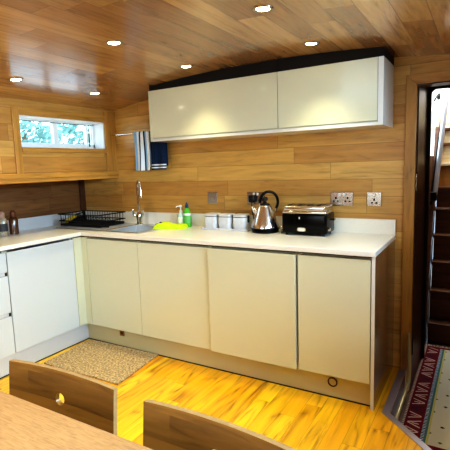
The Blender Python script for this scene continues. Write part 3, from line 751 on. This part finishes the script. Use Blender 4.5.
LP = [(.825, -1.2, 'in the far left of the ceiling, near the window wall'), (1.685, -1.22, 'in the front row, second from the left'), (2.53, -1.21, 'at top centre, nearest the top of the photo'),
      (.815, -.545, 'in the back row, near the window'), (1.668, -.557, 'in the back row, above the left wall cabinet'), (2.514, -.567, 'in the back row, above the right wall cabinet')]
d0 = None
for x, y, s in LP+[(x, y, 'further back in the room') for y in (-2.1, -3.0, -3.9) for x in (.825, 1.685, 2.53)]:
    lab = 'round chrome downlight '+s
    if d0 is None: d0 = downlight(x, y, lab); tt = d0
    else:
        tt = dup(d0, (x, y, ZC(x)), lab); tt.rotation_euler = (0, -math.atan(-.1*(x-2.1)), 0)
    l = bpy.data.lights.new('downlight_beam', 'SPOT'); l.energy = 25; l.color = (1, .93, .60); l.spot_size = math.radians(96); l.spot_blend = 1; l.shadow_soft_size = .03
    lo_ = bpy.data.objects.new('downlight_beam', l); COL.objects.link(lo_); lo_.location = (x, y, ZC(x)-.015)

# ------------------------------------------------------------------ door mat
b = new(); prism(b, [(.612, -.585), (1.312, -.572), (1.360, -1.045), (.640, -1.060)], 'z', .0005, .012, .003)
tag(obj('door_mat', b, 'mat'), 'speckled beige door mat on the floor in the cabinet corner', 'mat')

# ------------------------------------------------------------------ kilim rug in the passage
RX0, RX1, RY0, RY1 = 2.998, 3.560, -.60, .838
RED, RW, RB = srgb(112,16,30), srgb(206,180,168), srgb(34,36,66)
def rugcol(u, v):
    x = RX0+(RX1-RX0)*u; y = RY0+(RY1-RY0)*v
    dx = min(x-RX0, RX1-x); dyy = min(y-RY0, RY1-y)
    if dx < .012: return srgb(206,190,176) if (y*100) % 2 < 1 else srgb(150,110,104)
    if dyy < .035: return RED
    if dx < .112:
        a = (dx-.024)/.074; cell = .085; k = math.floor(y/cell); bb = y/cell-k
        if 0 < a < 1:
            if k % 2: a = 1-a
            tgt = abs(bb-.5)
            w = RB if k % 5 == 2 else RW
            if abs(tgt-(1-a)*.42) < .065 and a < .95: return w
            if tgt < .05 and .1 < a < .62: return w
        return RED
    if dx < .128: return srgb(40,70,110) if (y*125) % 2 < 1.2 else srgb(210,220,220)
    if dx < .140: return srgb(80,120,120)
    if dx < .152: return srgb(196,190,120)
    kx, ky = math.floor(x/.06), math.floor(y/.08); fx, fy = x/.06-kx-.5, y/.08-ky-.5
    h = (kx*7+ky*13) % 5
    if h < 2 and abs(fx)+abs(fy)*1.6 < .22: return [srgb(40,50,50), srgb(70,110,80), srgb(90,60,40)][(kx+ky) % 3]
    return srgb(206,202,180)
t = thing('kilim_rug', 'red bordered cream kilim rug on the lower passage floor', 'rug', ((RX0+RX1)/2, .1, -.15))
sheet('weave', 188, 480, lambda u, v: (RX0+(RX1-RX0)*u, RY0+(RY1-RY0)*v, -.144+.0015*math.sin(v*40)*math.sin(u*5)), rugcol, 'rugv', t, .006)
b = new()
for i in range(60):
    x = RX0+.004+(RX1-RX0-.008)*i/59; w = random.uniform(-.01, .01); L = random.uniform(.03, .05)
    tube(b, [(x, RY1-.002, -.144), (x+w, RY1+L*.5, -.143), (x+w*1.6, RY1+L, -.146)], .0028, 5)
obj('fringe', b, 'fringe', t)
b = new()
for i in range(60):
    x = RX0+.004+(RX1-RX0-.008)*i/59; w = random.uniform(-.01, .01)
    tube(b, [(x, RY0+.002, -.144), (x+w, RY0-.03, -.146)], .0028, 5)
obj('fringe', b, 'fringe', t)

# ------------------------------------------------------------------ table and chairs
t = thing('dining_table', 'pale wooden dining table in the near left corner', 'table', (2.5, -2.75, 0))
b = new(); bx(b, 1.80, 3.20, -3.25, -2.262, .712, .740, .003)
for f in b.faces: f.material_index = 0 if f.normal.z > .9 or f.calc_center_median().z > .7395 else 1
obj('tabletop', b, ['table', 'table_edge'], t)
b = new(); 
for a in ((1.90, 3.10, -2.36, -2.335), (1.90, 3.10, -3.175, -3.15)): bx(b, *a, .64, .712)
for a in ((1.88, 1.905, -3.15, -2.36), (3.095, 3.12, -3.15, -2.36)): bx(b, *a, .64, .712)
obj('apron', b, 'table_edge', t)
for sx in (1.86, 3.08):
    for sy in (-3.19, -2.385):
        b = new(); prism(b, [(sx, sy), (sx+.06, sy), (sx+.06, sy+.06), (sx, sy+.06)], 'z', 0, .712, .004); obj('leg', b, 'table_edge', t)

def make_chair(cx, yb, label, w=.43):
    t = thing('dining_chair', label, 'chair', (cx, yb-.2, 0), 'dining chairs at the table')
    # curved ply backrest, bowing away from the table and leaning back
    b = new(); n = 24; th = .014; z0, z1 = .585, .811
    def p(s, z, k):
        a = (s-.5)*2; bow = .010*(1-a*a); lean = (z-z0)*.10
        return (cx+a*w/2, yb-.028+bow+lean+k, z-(.005*a*a))
    nz = 8
    G = {}
    for k, off in enumerate((0, th)):
        for i in range(n+1):
            for j in range(nz+1): G[k, i, j] = b.verts.new(p(i/n, z0+(z1-z0)*j/nz, off))
    for k in (0, 1):
        for i in range(n):
            for j in range(nz): b.faces.new((G[k, i, j], G[k, i+1, j], G[k, i+1, j+1], G[k, i, j+1]))
    ed = []
    for i in range(n): ed += [b.faces.new((G[0, i, 0], G[1, i, 0], G[1, i+1, 0], G[0, i+1, 0])), b.faces.new((G[0, i, nz], G[1, i, nz], G[1, i+1, nz], G[0, i+1, nz]))]
    for j in range(nz): ed += [b.faces.new((G[0, 0, j], G[1, 0, j], G[1, 0, j+1], G[0, 0, j+1])), b.faces.new((G[0, n, j], G[1, n, j], G[1, n, j+1], G[0, n, j+1]))]
    for f in ed: f.material_index = 1
    o = obj('backrest', b, ['chair', 'chair_edge'], t, 40)
    c = new(); base = ORG[t.name]
    tube(c, [Vector((cx, yb-.15, .728))-base, Vector((cx, yb+.12, .728))-base], .0185, 28)
    t.location = (0, 0, 0); cut(o, c); t.location = base
    for p_ in o.data.polygons: 
        pass
    # seat
    b = new(); ys0, ys1 = yb-.46, yb-.03
    bx(b, cx-.21, cx+.21, ys0, ys1, .435, .455, .008, 3); obj('seat', b, ['chair', 'chair_edge'], t, 40)
    for s in (-1, 1):
        b = new(); x = cx+s*.185
        prism(b, [(ys1-.045, 0), (ys1-.015, 0), (ys1-.0, .44), (ys1+.0, .62), (ys1-.03, .62), (ys1-.035, .44)], 'x', x-.014, x+.014, .003); obj('leg', b, 'chair', t)
        b = new(); prism(b, [(ys0+.03, 0), (ys0+.06, 0), (ys0+.065, .435), (ys0+.03, .435)], 'x', x-.014, x+.014, .003); obj('leg', b, 'chair', t)
        b = new(); bx(b, x-.010, x+.010, ys0+.05, ys1-.03, .39, .43, .002); obj('side_rail', b, 'chair', t)
    b = new(); bx(b, cx-.175, cx+.175, ys1-.035, ys1-.015, .30, .33, .002); obj('stretcher', b, 'chair', t)
    return t
ch = make_chair(2.324, -2.195, 'wooden dining chair with round hole in its curved back, on the left')
dup(ch, (2.848, -2.402, 0), 'wooden dining chair nearer the bottom centre, its back cut off by the frame', -.04)
ch.rotation_euler.z = .04

# ------------------------------------------------------------------ outside
b = new(); bx(b, -9, -.3, -8, 8, .2, .35); o = obj('quay', b, 'quay'); o['kind'] = 'structure'
b = new(); bx(b, 4.6, 12, -8, 8, .2, .35); o = obj('quay', b, 'quay'); o['kind'] = 'structure'
def shrub(x, y, z, r, label):
    t = thing('garden_shrub', label, 'shrub', (x, y, .35), 'shrubs outside the window')
    b = new(); tube(b, [(x, y, .35), (x+.05, y, z)], .04, 8); obj('stem', b, 'bark', t)
    b = new()
    for _ in range(430):
        v = Vector((random.gauss(0, 1), random.gauss(0, 1), random.gauss(0, 1))).normalized()*r*random.uniform(.55, 1)
        v.z *= .7; c = Vector((x, y, z))+v; q = Vector((random.uniform(-1, 1), random.uniform(-1, 1), random.uniform(-1, 1))).normalized()
        a = q.orthogonal().normalized(); e = q.cross(a)
        s = random.uniform(.04, .07)
        b.faces.new([b.verts.new(c+a*s), b.verts.new(c+e*s*.5), b.verts.new(c-a*s), b.verts.new(c-e*s*.5)])
    obj('foliage', b, 'leaf', t)
shrub(-2.5, 1.15, 1.95, .42, 'pale leafy shrub seen through the left half of the window')
shrub(-2.7, 2.15, 1.92, .42, 'pale leafy shrub seen through the right half of the window')

# ------------------------------------------------------------------ world and lights
wd = bpy.data.worlds.new('sky'); C.world = wd; wd.use_nodes = True
bg = wd.node_tree.nodes['Background']; bg.inputs['Color'].default_value = (.62, .82, 1, 1); bg.inputs['Strength'].default_value = 5.2
def area(name, loc, rot, sx, sy, e, col):
    l = bpy.data.lights.new(name, 'AREA'); l.shape = 'RECTANGLE'; l.size = sx; l.size_y = sy; l.spread = math.radians(115 if 'right' in name else 180); l.energy = e; l.color = col
    o = bpy.data.objects.new(name, l); COL.objects.link(o); o.location = loc; o.rotation_euler = rot; return o
DN = PI/2-.32
area('daylight_right_far', (3.72, -1.25, 1.655), (0, DN, 0), .36, .95, 26, (.52, .76, 1))
area('daylight_right_near', (3.72, -2.8, 1.655), (0, DN, 0), .36, .95, 40, (.56, .80, 1))
area('rear_fill', (2.1, YB+.03, 1.4), (PI/2, 0, 0), 1.7, .7, 10, (.96, 1, .84))  # unseen soft fill lamp added behind the camera
area('hatch_daylight', (3.2, 1.5, 2.75), (0, 0, 0), 1.2, 1.2, 60, (1, .95, .86))

# ------------------------------------------------------------------ camera
cam = bpy.data.cameras.new('camera'); co_ = bpy.data.objects.new('camera', cam); COL.objects.link(co_)
yaw, pitch, roll = (0.53626, 0.13258, -0.03349)
f = Vector((-math.sin(yaw)*math.cos(pitch), math.cos(yaw)*math.cos(pitch), -math.sin(pitch)))
rt = Vector((math.cos(yaw), math.sin(yaw), 0)); up = rt.cross(f)
r2 = rt*math.cos(roll)+up*math.sin(roll); u2 = -rt*math.sin(roll)+up*math.cos(roll)
mw = Matrix((r2, u2, -f)).transposed().to_4x4(); mw.translation = Vector((3.3584, -2.9748, 1.3851))
co_.matrix_world = mw
cam.sensor_width = 36; cam.lens = 436.48/450*36; cam.clip_start = .05
C.camera = co_
C.view_settings.view_transform = 'Standard'; C.view_settings.look = 'High Contrast'; C.view_settings.exposure = -.52
